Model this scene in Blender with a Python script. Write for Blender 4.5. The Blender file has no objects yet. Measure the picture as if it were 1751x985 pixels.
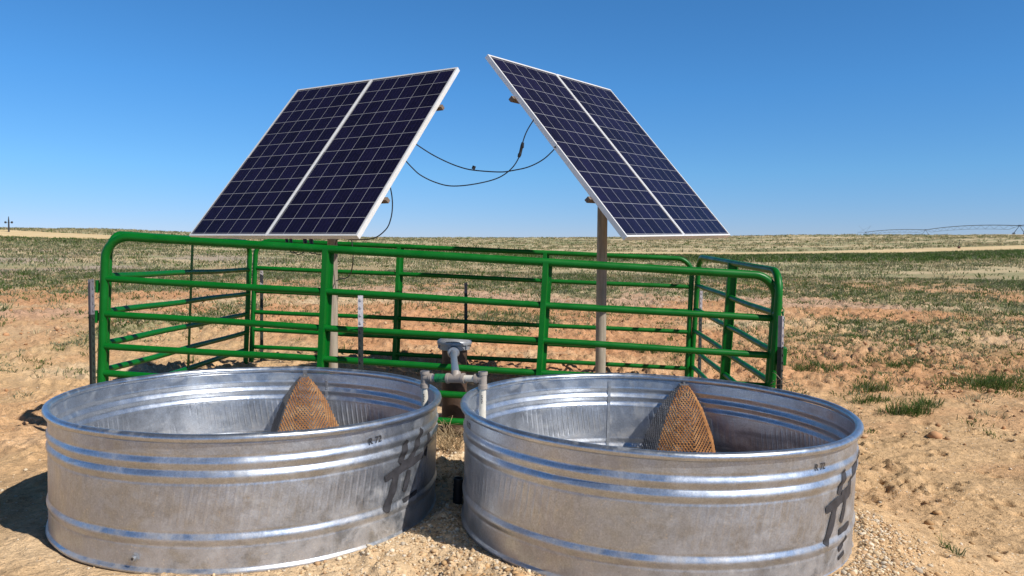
import bpy, bmesh, math, random
import numpy as np
from mathutils import Vector, Matrix
random.seed(7); rng = np.random.default_rng(11)
S = bpy.context.scene
COL = S.collection
R = math.radians

# ------------------------------------------------------------------ camera
F_PX, PITCH, ROLL, EYE = 1330.2, 0.0452, 0.0078, 1.24
fwd = Vector((0, math.cos(PITCH), -math.sin(PITCH)))
up0 = Vector((0, math.sin(PITCH), math.cos(PITCH)))
xr = Vector((1, 0, 0))
camx = xr * math.cos(ROLL) + up0 * math.sin(ROLL)
camu = -xr * math.sin(ROLL) + up0 * math.cos(ROLL)
cd = bpy.data.cameras.new('camera'); cam = bpy.data.objects.new('camera', cd); COL.objects.link(cam)
cd.sensor_width = 36; cd.lens = 36 * F_PX / 1751; cd.clip_start = 0.05; cd.clip_end = 9000
m = Matrix((camx, camu, -fwd)).transposed().to_4x4(); m.translation = (0, 0, EYE)
cam.matrix_world = m
S.camera = cam

# ------------------------------------------------------------------ sky, sun, exposure
SUN = Vector((0.84, -0.62, 1.0)).normalized()
elev = math.asin(SUN.z); az = math.atan2(SUN.x, SUN.y)
w = bpy.data.worlds.new('World'); S.world = w; w.use_nodes = True
nt = w.node_tree; nt.nodes.clear()
sky = nt.nodes.new('ShaderNodeTexSky'); sky.sky_type = 'NISHITA'; sky.sun_disc = False
sky.sun_elevation = elev; sky.sun_rotation = az; sky.altitude = 3000; sky.air_density = 1.0; sky.dust_density = 0.0; sky.ozone_density = 3.0
bg = nt.nodes.new('ShaderNodeBackground'); bg.inputs['Strength'].default_value = 0.095
wo = nt.nodes.new('ShaderNodeOutputWorld')
# sky tint: deeper blue off the horizon, dimmed and greyed overhead to cut ambient fill
tc = nt.nodes.new('ShaderNodeTexCoord'); sx = nt.nodes.new('ShaderNodeSeparateXYZ'); nt.links.new(tc.outputs['Generated'], sx.inputs[0])
cr = nt.nodes.new('ShaderNodeValToRGB'); nt.links.new(sx.outputs['Z'], cr.inputs[0])
els = cr.color_ramp.elements
for p in (0.2, 0.3, 0.4): els.new(p)
for e, (p, c) in zip(els, ((0.0, (.68, .64, .88)), (.10, (.60, .96, 1.17)), (.20, (.52, 1.06, 1.38)), (.32, (.49, 1.08, 1.42)), (.60, (.33, .37, .38)))):
    e.position = p; e.color = (*c, 1)
mx0 = nt.nodes.new('ShaderNodeMix'); mx0.data_type = 'RGBA'; mx0.blend_type = 'MULTIPLY'; mx0.inputs[0].default_value = 1
nt.links.new(sky.outputs[0], mx0.inputs[6]); nt.links.new(cr.outputs[0], mx0.inputs[7])
nt.links.new(mx0.outputs[2], bg.inputs[0]); nt.links.new(bg.outputs[0], wo.inputs[0])
sl = bpy.data.lights.new('sun', 'SUN'); sl.energy = 5.0; sl.angle = R(0.53); sl.color = (1.0, 0.95, 0.87)
so = bpy.data.objects.new('sun', sl); COL.objects.link(so)
so.rotation_euler = SUN.to_track_quat('Z', 'Y').to_euler(); so.location = (4, -3, 8)
vs = S.view_settings; vs.view_transform = 'Standard'; vs.look = 'None'; vs.exposure = 0.15; vs.gamma = 1.0; vs.use_curve_mapping = False

# ------------------------------------------------------------------ noise helpers
def _hash(ix, iy, seed):
    h = (ix.astype(np.int64) * 374761393 + iy.astype(np.int64) * 668265263 + seed * 974634777) & 0xffffffff
    h = ((h ^ (h >> 13)) * 1274126177) & 0xffffffff
    return ((h ^ (h >> 16)) & 0xffff) / 65535.0
def vnoise(x, y, seed=0):
    ix = np.floor(x); iy = np.floor(y); fx = x - ix; fy = y - iy
    fx = fx * fx * (3 - 2 * fx); fy = fy * fy * (3 - 2 * fy)
    a = _hash(ix, iy, seed); b = _hash(ix + 1, iy, seed); c = _hash(ix, iy + 1, seed); d = _hash(ix + 1, iy + 1, seed)
    return (a * (1 - fx) + b * fx) * (1 - fy) + (c * (1 - fx) + d * fx) * fy
def fbm(x, y, seed=0, o=4, gain=0.5):
    s = 0; a = 1; t = 0
    for i in range(o):
        s = s + a * vnoise(x * 2 ** i + 17.3 * i, y * 2 ** i - 9.1 * i, seed + i); t += a; a *= gain
    return s / t
def sstep(a, b, x):
    t = np.clip((x - a) / (b - a), 0, 1); return t * t * (3 - 2 * t)

# ------------------------------------------------------------------ terrain
PXK = np.array([-300, 0, 170, 450, 650, 950, 1250, 1400, 1550, 1751, 2000])
NEARK = np.array([400, 404.6, 409.5, 419, 423.5, 435, 437.5, 435.5, 434, 428, 426])
FARK = np.array([388, 393.5, 402.5, 415, 420, 431.5, 433, 431, 427, 420, 416])
SKYK = np.array([385, 390, 391, 402, 406.5, 407, 404, 402, 401.2, 401, 401])
T1, T2 = np.array([-1.26, 3.83]), np.array([0.674, 3.671])
def ground_base(x, y):
    k = np.interp(y, [2, 4, 5.6, 8.5, 15, 26], [.12, .2, .25, .17, .14, .05])
    z = -0.02 - k * sstep(-2.4, 2.2, x) - .17 * sstep(-2.8, -3.6, x) * sstep(4.4, 5.6, y) * (1 - sstep(9, 14, y))
    d = np.minimum(np.hypot(x - T1[0], y - T1[1]), np.hypot(x - T2[0], y - T2[1]))
    wt = sstep(0.92, 1.75, d)
    return z * wt
def terrain(x, y):
    x = np.asarray(x, float); y = np.asarray(y, float)
    r = np.hypot(x, y)
    d = np.maximum(y, r * 0.75)
    t = np.clip(x / np.maximum(d, 0.1), -.95, .95)
    px = 875.5 + F_PX * t; hor = 432.3 + 0.0078 * (px - 875.5)
    near = np.interp(px, PXK, NEARK); far = np.interp(px, PXK, FARK); sk = np.interp(px, PXK, SKYK)
    def Z(row, dd): return EYE + (hor - row) / F_PX * dd
    ds = np.log(np.array([26, 60, 110, 140, 156, 300, 700, 4500.]))
    row26 = hor + F_PX * 1.29 / 26
    zs = [np.full_like(px, -0.05), Z(near + .3 * (row26 - near), 60), Z(near + .07 * (row26 - near), 110), Z(near, 140), Z(far, 156),
          Z(sk, 300), Z(sk + 5, 700), Z(sk + 9, 4500)]
    L = np.log(np.maximum(d, 1)); zf = zs[0].copy()
    for i in range(len(ds) - 1):
        u = np.clip((L - ds[i]) / (ds[i + 1] - ds[i]), 0, 1)
        # linear in distance inside each span
        dd = np.clip((np.exp(L) - math.exp(ds[i])) / (math.exp(ds[i + 1]) - math.exp(ds[i])), 0, 1)
        zf = np.where(L >= ds[i], zs[i] + (zs[i + 1] - zs[i]) * dd, zf)
    phi = np.arctan2(np.abs(x), y)
    wf = 1 - sstep(1.0, 1.9, phi)
    b = ground_base(x, y)
    m_ = sstep(17, 30, d)
    z = b * (1 - m_) + (zf * wf - 0.05 * (1 - wf)) * m_
    z = z + sstep(8, 40, d) * (fbm(x * .12, y * .12, 5, 3) - .5) * 0.5 * np.clip(d / 140, .15, 1) * (1 - sstep(125, 138, d) * (1 - sstep(158, 170, d)))
    return z
hoofs = []
for i in range(150):
    hoofs.append((rng.uniform(1.3, 4.8), rng.uniform(2.4, 6.6), rng.uniform(.03, .055), rng.uniform(.02, .05)))
for i in range(70):
    hoofs.append((rng.uniform(-5.4, -2.4), rng.uniform(2.8, 7.5), rng.uniform(.04, .065), rng.uniform(.008, .02)))
for i in range(80):
    hoofs.append((rng.uniform(-3, 4.5), rng.uniform(6.2, 11), rng.uniform(.05, .08), rng.uniform(.015, .035)))
def detail(x, y):
    r = np.hypot(x, y)
    d1 = np.hypot(x - T1[0], y - T1[1]); d2 = np.hypot(x - T2[0], y - T2[1])
    calm = sstep(0.86, 1.0, np.minimum(d1, d2))
    rough = 0.35 + 0.65 * sstep(.42, .6, fbm(x * .55, y * .55, 31, 2)) + 1.1 * sstep(6.5, 10, y)
    z = (fbm(x * 2.2, y * 2.2, 1, 3) - .5) * 0.045
    n = fbm(x * 9, y * 9, 3, 3); z = z + rough * (sstep(.50, .74, n)) * 0.038
    n2 = fbm(x * 26, y * 26, 8, 2); z = z + rough * (n2 - .5) * 0.024
    n3 = vnoise(x * 70, y * 70, 12); z = z + rough * sstep(.6, .95, n3) * 0.008 * (1 - sstep(7, 11, r))
    for hx, hy, hr, hd in hoofs:
        dx = x - hx; dy = y - hy; q = (dx * dx + dy * dy) / (hr * hr)
        sel = q < 6
        if sel.any():
            qq = q[sel]
            z[sel] += -hd * np.exp(-qq ** 2 * 1.2) + hd * .35 * np.exp(-(np.sqrt(qq) - 1.35) ** 2 * 9) * (0.4 + vnoise(x[sel] * 30, y[sel] * 30, 77))
    # loose mound between the tanks
    gap = np.exp(-(((x + .28) / .22) ** 2 + ((y - 3.35) / .55) ** 2)); z = z + gap * 0.02
    return z * calm * (1 - sstep(24, 45, r)) - 0.012 * (1 - calm)
def gz(x, y):
    x = np.atleast_1d(np.asarray(x, float)); y = np.atleast_1d(np.asarray(y, float))
    return terrain(x, y) + detail(x, y)
def gz1(x, y): return float(gz(x, y)[0])
def veg(x, y):
    """0..1 how overgrown the soil is"""
    r = np.hypot(x, y)
    n = fbm(x * .34, y * .20, 41, 4)
    k = sstep(.48, .62, n)
    dens = np.interp(r, [5.5, 9, 13, 20, 32, 60], [0, .13, .42, .66, .88, 1.0])
    left = sstep(-2, -7, x) * np.interp(r, [7, 11, 20, 32], [.2, .8, .9, .6])
    return np.clip(k * dens * 1.1 + dens ** 3 * .40 + left * k, 0, 1)

def smooth(me): me.polygons.foreach_set('use_smooth', np.ones(len(me.polygons), bool))
def mesh_np(name, V, Fq, mat, attr=None, parent=None, shade=True):
    me = bpy.data.meshes.new(name)
    V = np.asarray(V, np.float32); Fq = np.asarray(Fq, np.int32); k = Fq.shape[1]
    me.vertices.add(len(V)); me.vertices.foreach_set('co', V.ravel())
    me.loops.add(Fq.size); me.loops.foreach_set('vertex_index', Fq.ravel())
    me.polygons.add(len(Fq)); me.polygons.foreach_set('loop_start', np.arange(0, Fq.size, k, dtype=np.int32))
    if attr is not None:
        a = me.color_attributes.new('tint', 'FLOAT_COLOR', 'POINT')
        c = np.ones((len(V), 4), np.float32); c[:, :3] = attr; a.data.foreach_set('color', c.ravel())
    me.update(calc_edges=True)
    if shade: smooth(me)
    me.materials.append(mat)
    o = bpy.data.objects.new(name, me); COL.objects.link(o)
    if parent: o.parent = parent
    return o

# ------------------------------------------------------------------ material helpers
class NM:
    def __init__(s, name):
        s.m = bpy.data.materials.new(name); s.m.use_nodes = True; s.t = s.m.node_tree
        s.b = s.t.nodes['Principled BSDF']
    def n(s, kind, **kw):
        q = s.t.nodes.new(kind)
        for k, v in kw.items():
            if k in q.inputs: q.inputs[k].default_value = v
            else: setattr(q, k, v)
        return q
    def l(s, a, b): s.t.links.new(a, b)
    def noise(s, scale, detail=4, rough=.55, vec=None, dist=0):
        q = s.n('ShaderNodeTexNoise'); q.inputs['Scale'].default_value = scale; q.inputs['Detail'].default_value = detail
        q.inputs['Roughness'].default_value = rough; q.inputs['Distortion'].default_value = dist
        if vec is not None: s.l(vec, q.inputs['Vector'])
        return q.outputs['Fac']
    def ramp(s, f, pts):
        q = s.n('ShaderNodeValToRGB'); e = q.color_ramp.elements
        while len(e) < len(pts): e.new(0.5)
        for el, (p, c) in zip(e, pts):
            el.position = p; el.color = (*c, 1) if not np.isscalar(c) else (c, c, c, 1)
        s.l(f, q.inputs[0]); return q.outputs[0]
    def mix(s, f, a, b, mode='MIX'):
        q = s.n('ShaderNodeMix', data_type='RGBA', blend_type=mode)
        for v, k in ((f, 0), (a, 6), (b, 7)):
            if hasattr(v, 'links'): s.l(v, q.inputs[k])
            else: q.inputs[k].default_value = v if k == 0 else (*v, 1)
        return q.outputs[2]
    def math(s, op, a, b=0.0):
        q = s.n('ShaderNodeMath', operation=op)
        for i, v in enumerate((a, b)):
            if hasattr(v, 'links'): s.l(v, q.inputs[i])
            else: q.inputs[i].default_value = v
        return q.outputs[0]
    def bump(s, h, strength=.3, dist=.01, prev=None):
        q = s.n('ShaderNodeBump'); q.inputs['Strength'].default_value = strength; q.inputs['Distance'].default_value = dist
        s.l(h, q.inputs['Height'])
        if prev is not None: s.l(prev, q.inputs['Normal'])
        return q.outputs[0]
    def coords(s, which='Object'):
        return s.n('ShaderNodeTexCoord').outputs[which]
    def mapping(s, vec, scale=(1, 1, 1), rot=(0, 0, 0)):
        q = s.n('ShaderNodeMapping'); q.inputs['Scale'].default_value = scale; q.inputs['Rotation'].default_value = rot
        s.l(vec, q.inputs[0]); return q.outputs[0]
    def set(s, **kw):
        for k, v in kw.items():
            i = s.b.inputs[k.replace('_', ' ')]
            if hasattr(v, 'links'): s.l(v, i)
            elif isinstance(v, tuple): i.default_value = (*v, 1)
            else: i.default_value = v
        return s.m

def mat_ground():
    M = NM('soil'); pos = M.n('ShaderNodeNewGeometry').outputs['Position']
    at = M.n('ShaderNodeAttribute', attribute_name='tint').outputs['Color']
    f1 = M.noise(3.0, 6, .6, pos); f2 = M.noise(22, 5, .65, pos); f3 = M.noise(120, 3, .6, pos)
    c = M.mix(1.0, at, M.ramp(f1, [(.3, .88), (.7, 1.18)]), 'MULTIPLY')
    c = M.mix(1.0, c, M.ramp(f2, [(.28, .74), (.5, 1.08), (.72, 1.34)]), 'MULTIPLY')
    c = M.mix(.8, c, M.ramp(f3, [(.3, .75), (.7, 1.35)]), 'MULTIPLY')
    peb = M.n('ShaderNodeTexVoronoi', Scale=38.0); M.l(pos, peb.inputs['Vector'])
    pm = M.math('LESS_THAN', peb.outputs['Distance'], .2)
    gate = M.math('MULTIPLY', pm, M.math('GREATER_THAN', M.noise(2.6, 3, .6, pos), .53))
    c = M.mix(M.math('MULTIPLY', gate, .8), c, (.66, .54, .40))
    nb = M.bump(M.noise(6, 6, .7, pos), .5, .045); nb = M.bump(f2, .7, .035, nb); nb = M.bump(f3, .6, .009, nb)
    return M.set(Base_Color=c, Roughness=.95, Normal=nb, Specular_IOR_Level=.15)
def mat_tint(name, rough=.8, transl=False):
    M = NM(name); at = M.n('ShaderNodeAttribute', attribute_name='tint').outputs['Color']
    M.set(Base_Color=at, Roughness=rough, Specular_IOR_Level=.2)
    return M.m
def mat_plain(name, c, rough=.6, metal=0., var=.15, scale=30, spec=.5):
    M = NM(name); o = M.coords(); f = M.noise(scale, 4, .6, o)
    cc = M.mix(1.0, c, M.ramp(f, [(.3, 1 - var), (.7, 1 + var)]), 'MULTIPLY')
    return M.set(Base_Color=cc, Roughness=rough, Metallic=metal, Specular_IOR_Level=spec)
def mat_green():
    M = NM('green_paint'); o = M.coords()
    f = M.noise(7, 5, .6, o); g = M.noise(60, 4, .7, o)
    c = M.mix(M.ramp(f, [(.35, 0.), (.75, .8)]), (.0008, .108, .010), (.0015, .140, .014))
    dust = M.ramp(g, [(.66, 0.), (.74, 1.)])
    c = M.mix(M.math('MULTIPLY', dust, .3), c, (.20, .22, .13))
    rough = M.ramp(f, [(.3, .32), (.7, .5)])
    return M.set(Base_Color=c, Roughness=rough, Specular_IOR_Level=.25)
def mat_galv(name='galvanized_steel', stained=False, rlo=.33, rhi=.50):
    M = NM(name); uv = M.n('ShaderNodeUVMap', uv_map='UVMap').outputs[0]; o = M.coords()
    big = M.noise(2.3, 5, .6, o); med = M.noise(11, 5, .65, o); fine = M.noise(70, 3, .6, o)
    sp = M.n('ShaderNodeTexVoronoi', Scale=46.0); M.l(o, sp.inputs['Vector'])
    spv = M.n('ShaderNodeSeparateColor'); M.l(sp.outputs['Color'], spv.inputs[0])
    c = M.ramp(big, [(.3, (.44, .48, .545)), (.7, (.56, .605, .675))])
    c = M.mix(.35, c, M.ramp(spv.outputs[0], [(0, .8), (1, 1.15)]), 'MULTIPLY')
    c = M.mix(.7, c, M.ramp(med, [(.3, .90), (.7, 1.07)]), 'MULTIPLY')
    # vertical run marks and scuffs
    st = M.noise(1.0, 4, .6, M.mapping(uv, (75, 4.0, 1)))
    c = M.mix(.55, c, M.ramp(st, [(.35, .94), (.65, 1.04)]), 'MULTIPLY')
    grain = M.noise(150, 3, .7, o); c = M.mix(.8, c, M.ramp(grain, [(.3, .74), (.7, 1.22)]), 'MULTIPLY')
    scr = M.noise(1.0, 2, .5, M.mapping(uv, (160, 9, 1), (0, 0, R(14))))
    c = M.mix(M.math('MULTIPLY', M.ramp(scr, [(.66, 0.), (.71, .5)]), M.ramp(M.noise(3.1, 3, .5, o), [(.5, 0.), (.6, 1.)])), c, (.70, .70, .70))
    sep = M.n('ShaderNodeSeparateXYZ'); M.l(uv, sep.inputs[0])
    # splashed dirt near the bottom and mineral bloom
    low = M.math('MULTIPLY', M.ramp(sep.outputs['Y'], [(.02, 1.), (.30, .0)]), M.ramp(med, [(.4, 0.), (.62, 1.)]))
    dirt = M.math('MULTIPLY', low, .55)
    bl = M.ramp(M.noise(5.5, 6, .7, o, 1.2), [(.52, 0.), (.66, .55)])
    c = M.mix(bl, c, (.42, .42, .42)); c = M.mix(dirt, c, (.38, .31, .24))
    spl = M.ramp(M.noise(75, 2, .5, o), [(.68, 0.), (.72, .9)])
    c = M.mix(M.math('MULTIPLY', spl, .7), c, (.62, .58, .52))
    if stained:   # dried brown film inside, below the ridges, set darker toward the +X side
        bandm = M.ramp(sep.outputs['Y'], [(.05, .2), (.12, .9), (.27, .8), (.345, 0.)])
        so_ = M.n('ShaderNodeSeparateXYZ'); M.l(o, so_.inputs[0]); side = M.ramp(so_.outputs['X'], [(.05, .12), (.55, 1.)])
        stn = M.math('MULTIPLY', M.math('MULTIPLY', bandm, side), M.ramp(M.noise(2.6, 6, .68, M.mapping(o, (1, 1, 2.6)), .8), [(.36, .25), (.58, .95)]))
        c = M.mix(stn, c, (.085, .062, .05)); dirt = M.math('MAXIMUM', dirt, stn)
    metal = M.math('SUBTRACT', .93, M.math('ADD', M.math('MULTIPLY', bl, .7), M.math('MULTIPLY', dirt, .9)))
    rough = M.ramp(med, [(.3, rlo), (.7, rhi)])
    # slanted press marks
    wv = M.n('ShaderNodeTexWave', wave_type='BANDS', bands_direction='X'); wv.inputs['Scale'].default_value = 9.5; wv.inputs['Distortion'].default_value = .5
    wv.inputs['Detail'].default_value = 1
    M.l(M.mapping(uv, (1, 1, 1), (0, 0, R(9))), wv.inputs['Vector'])
    band = M.ramp(sep.outputs['Y'], [(.17, 0.), (.21, 1.), (.31, 1.), (.35, 0.)])
    wm = M.math('MULTIPLY', M.math('MULTIPLY', M.ramp(wv.outputs['Fac'], [(.6, 0.), (.95, 1.)]), band), M.ramp(M.noise(2.6, 3, .5, o), [(.42, 0.), (.6, 1.)]))
    c = M.mix(M.math('MULTIPLY', wm, .30 if stained else .12), c, (.80, .80, .80))
    nb = M.bump(wm, .9 if stained else .35, .005); nb = M.bump(M.noise(6, 3, .5, o), .35, .012, nb); nb = M.bump(fine, .12, .002, nb)
    return M.set(Base_Color=c, Metallic=metal, Roughness=rough, Normal=nb)
def mat_rust():
    M = NM('rusty_mesh'); o = M.coords(); f = M.noise(9, 5, .65, o); g = M.noise(60, 3, .6, o)
    c = M.ramp(f, [(.3, (.17, .07, .025)), (.5, (.33, .15, .05)), (.68, (.42, .26, .13))])
    c = M.mix(.7, c, M.ramp(g, [(.3, .65), (.7, 1.3)]), 'MULTIPLY')
    return M.set(Base_Color=c, Roughness=.85, Metallic=.1)
def mat_cells():
    M = NM('solar_cells'); uv = M.n('ShaderNodeUVMap', uv_map='UVMap').outputs[0]
    sep = M.n('ShaderNodeSeparateXYZ'); M.l(uv, sep.inputs[0])
    def line(v, half):   # 1 near integer values
        fr = M.math('FRACT', v); d = M.math('ABSOLUTE', M.math('SUBTRACT', fr, .5)); return M.math('GREATER_THAN', d, .5 - half)
    lx = line(sep.outputs['X'], .013); ly = line(sep.outputs['Y'], .013)
    bus = M.math('MULTIPLY', line(M.math('MULTIPLY', sep.outputs['X'], 4.0), .02), .10)
    gaps = M.math('MAXIMUM', lx, ly)
    flo = M.n('ShaderNodeVectorMath', operation='FLOOR'); M.l(uv, flo.inputs[0])
    wn = M.n('ShaderNodeTexWhiteNoise'); M.l(flo.outputs[0], wn.inputs['Vector'])
    vo = M.n('ShaderNodeTexVoronoi', Scale=5.0); M.l(uv, vo.inputs['Vector'])
    vs_ = M.n('ShaderNodeSeparateColor'); M.l(vo.outputs['Color'], vs_.inputs[0])
    t = M.math('ADD', M.math('MULTIPLY', wn.outputs['Value'], .55), M.math('MULTIPLY', vs_.outputs[0], .45))
    c = M.ramp(t, [(0, (.0045, .0035, .014)), (1, (.010, .008, .034))])
    c = M.mix(bus, c, (.25, .26, .32)); c = M.mix(M.math('MULTIPLY', gaps, .55), c, (.52, .53, .56))
    # sparse bird droppings
    sp = M.math('MULTIPLY', M.ramp(M.noise(9, 2, .5, uv), [(.79, 0.), (.81, 1.)]), .6); c = M.mix(sp, c, (.6, .6, .56))
    M.b.inputs['Coat Weight'].default_value = 0.35; M.b.inputs['Coat Roughness'].default_value = .06
    return M.set(Base_Color=c, Roughness=.4, Specular_IOR_Level=.15)
def mat_wood_pole():
    M = NM('weathered_pole'); o = M.coords()
    f = M.noise(1, 5, .6, M.mapping(o, (40, 40, 2.5))); g = M.noise(6, 4, .6, o)
    c = M.ramp(f, [(.3, (.22, .185, .14)), (.7, (.38, .33, .26))]); c = M.mix(.6, c, M.ramp(g, [(.3, .75), (.7, 1.2)]), 'MULTIPLY')
    return M.set(Base_Color=c, Roughness=.85, Normal=M.bump(f, .3, .004))
def mat_casing():
    M = NM('rusty_steel'); o = M.coords(); f = M.noise(8, 5, .65, o)
    c = M.ramp(f, [(.3, (.035, .022, .016)), (.55, (.08, .047, .032)), (.75, (.15, .10, .07))])
    return M.set(Base_Color=c, Roughness=.6, Metallic=.25)
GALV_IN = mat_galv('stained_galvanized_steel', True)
GALV_RIM = mat_galv('smooth_galvanized_rim', False, .27, .42)
GREEN, GALV, RUST, CELL, POLE, CASING = mat_green(), mat_galv(), mat_rust(), mat_cells(), mat_wood_pole(), mat_casing()
ALU = mat_plain('aluminium_frame', (.84, .84, .84), .42, .3, .06, 12)
WHITE = mat_plain('white_backsheet', (.7, .7, .7), .5)
BLACK = mat_plain('black_plastic', (.012, .012, .013), .45)
PAINT = mat_plain('black_spray_paint', (.035, .035, .042), .6, 0, .5, 25)
INK = mat_plain('black_ink', (.03, .03, .035), .6, 0, .2)
PVC = mat_plain('grey_white_pvc', (.62, .58, .50), .45, 0, .08, 40)
PVCG = mat_plain('grey_pvc_fitting', (.31, .265, .23), .5, 0, .10, 50)
STEEL = mat_plain('galvanized_pipe', (.36, .38, .41), .42, .7, .15, 40)
CAPM = mat_plain('grey_cast_cap', (.30, .31, .34), .42, .35, .12, 30)
TAPE = mat_plain('green_tape', (.012, .16, .05), .35, 0, .35, 60)
TPOST = mat_plain('dark_green_post', (.022, .03, .026), .55, 0, .3, 40)
TTOP = mat_plain('white_post_top', (.50, .48, .50), .6, 0, .15, 40)
TTOPM = mat_plain('pale_grey_post_top', (.30, .28, .30), .6, 0, .2, 40)
TTOPG = mat_plain('grey_post_top', (.17, .16, .18), .6, 0, .2, 40)
GREYST = mat_plain('grey_expanded_steel', (.23, .22, .22), .5, .5, .2, 30)
YEL = mat_plain('yellow_sleeve', (.62, .47, .08), .5)
BEAM = mat_plain('tan_beam', (.17, .125, .095), .8, 0, .2, 25)
DARKM = mat_plain('dark_steel', (.05, .05, .055), .5, .5)
FARM = mat_plain('far_galvanized', (.16, .18, .22), .5, .4)
SEAM = mat_plain('soldered_seam', (.46, .48, .51), .42, .75, .2, 40)
WIRE = mat_plain('tie_wire', (.25, .2, .16), .6, .5)
TINT = mat_tint('grass_blades', .75)
_t = TINT.node_tree; _tr = _t.nodes.new('ShaderNodeBsdfTranslucent'); _mx = _t.nodes.new('ShaderNodeMixShader'); _mx.inputs[0].default_value = .42
_at = [q for q in _t.nodes if q.type == 'ATTRIBUTE'][0]; _t.links.new(_at.outputs['Color'], _tr.inputs[0])
_t.links.new(_t.nodes['Principled BSDF'].outputs[0], _mx.inputs[1]); _t.links.new(_tr.outputs[0], _mx.inputs[2]); _t.links.new(_mx.outputs[0], _t.nodes['Material Output'].inputs[0])
STONE = mat_tint('stone', .9)
SOIL = mat_ground()

# ------------------------------------------------------------------ object helpers
def tag(o, label=None, cat=None, group=None, kind=None):
    if label: o['label'] = label
    if cat: o['category'] = cat
    if group: o['group'] = group
    if kind: o['kind'] = kind
    return o
def empty(name, label, cat, loc=(0, 0, 0), group=None, mat=None):
    o = bpy.data.objects.new(name, None); COL.objects.link(o); o.empty_display_size = .1
    if mat is not None: o.matrix_world = mat
    else: o.location = loc
    return tag(o, label, cat, group)
class MB:
    """collects shapes; build() links them as one mesh object"""
    def __init__(s): s.v = []; s.f = []; s.uv = None
    def add(s, V, Fs):
        n = len(s.v); s.v += [tuple(p) for p in V]; s.f += [tuple(i + n for i in f) for f in Fs]; return s
    def box(s, c, sx, sy, sz, axes=None):
        c = Vector(c); X, Y, Z = axes or (Vector((1, 0, 0)), Vector((0, 1, 0)), Vector((0, 0, 1)))
        V = [c + X * (i * sx / 2) + Y * (j * sy / 2) + Z * (k * sz / 2) for i in (-1, 1) for j in (-1, 1) for k in (-1, 1)]
        return s.add(V, [(0, 1, 3, 2), (4, 6, 7, 5), (0, 4, 5, 1), (2, 3, 7, 6), (0, 2, 6, 4), (1, 5, 7, 3)])
    def tube(s, pts, r, seg=12, cap=True):
        pts = [Vector(p) for p in pts]; n = len(pts); rr = r if hasattr(r, '__len__') else [r] * n
        t0 = (pts[1] - pts[0]).normalized(); a = t0.orthogonal().normalized()
        rings = []
        for i, p in enumerate(pts):
            if i == 0: t = (pts[1] - p)
            elif i == n - 1: t = (p - pts[i - 1])
            else: t = (pts[i + 1] - p).normalized() + (p - pts[i - 1]).normalized()
            t = t.normalized(); a = (a - t * a.dot(t)).normalized(); b = t.cross(a)
            rings.append([p + (a * math.cos(q) + b * math.sin(q)) * rr[i] for q in [2 * math.pi * k / seg for k in range(seg)]])
        V = [q for g in rings for q in g]; Fs = []
        for i in range(n - 1):
            for k in range(seg):
                k2 = (k + 1) % seg; Fs.append((i * seg + k, i * seg + k2, (i + 1) * seg + k2, (i + 1) * seg + k))
        if cap: Fs += [tuple(reversed(range(seg))), tuple(range((n - 1) * seg, n * seg))]
        return s.add(V, Fs)
    def lathe(s, prof, seg=48, c=(0, 0, 0), closed=False):
        V = []; Fs = []; n = len(prof)
        for k in range(seg):
            a = 2 * math.pi * k / seg
            for r, z in prof: V.append((c[0] + r * math.cos(a), c[1] + r * math.sin(a), c[2] + z))
        for k in range(seg):
            k2 = (k + 1) % seg
            for i in range(n - 1 + (1 if closed else 0)):
                j = (i + 1) % n; Fs.append((k * n + i, k2 * n + i, k2 * n + j, k * n + j))
        return s.add(V, Fs)
    def build(s, name, mat, parent=None, angle=40, flat=False, bevel=0):
        me = bpy.data.meshes.new(name); me.from_pydata(s.v, [], s.f); me.update()
        bm = bmesh.new(); bm.from_mesh(me); bmesh.ops.remove_doubles(bm, verts=bm.verts, dist=1e-6)
        bmesh.ops.recalc_face_normals(bm, faces=bm.faces)
        for e in bm.edges:
            if len(e.link_faces) == 2: e.smooth = e.calc_face_angle(0) < R(angle)
        for f in bm.faces: f.smooth = not flat
        bm.to_mesh(me); bm.free(); me.materials.append(mat)
        o = bpy.data.objects.new(name, me); COL.objects.link(o)
        if bevel:
            b = o.modifiers.new('bevel', 'BEVEL'); b.width = bevel; b.segments = 2; b.limit_method = 'ANGLE'; b.angle_limit = R(50)
        if parent: o.parent = parent
        return o
def arc(c, r, a0, a1, n=8, f=None):
    return [(c[0] + r * math.cos(R(a0 + (a1 - a0) * i / n)), c[1] + r * math.sin(R(a0 + (a1 - a0) * i / n))) for i in range(n + 1)]
def spline(pts, n=8):
    P = [Vector(p) for p in pts]; out = []
    for i in range(len(P) - 1):
        p0 = P[max(i - 1, 0)]; p1 = P[i]; p2 = P[i + 1]; p3 = P[min(i + 2, len(P) - 1)]
        for k in range(n):
            t = k / n
            out.append(.5 * ((2 * p1) + (p2 - p0) * t + (2 * p0 - 5 * p1 + 4 * p2 - p3) * t * t + (3 * p1 - p0 - 3 * p2 + p3) * t ** 3))
    return out + [P[-1]]

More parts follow.
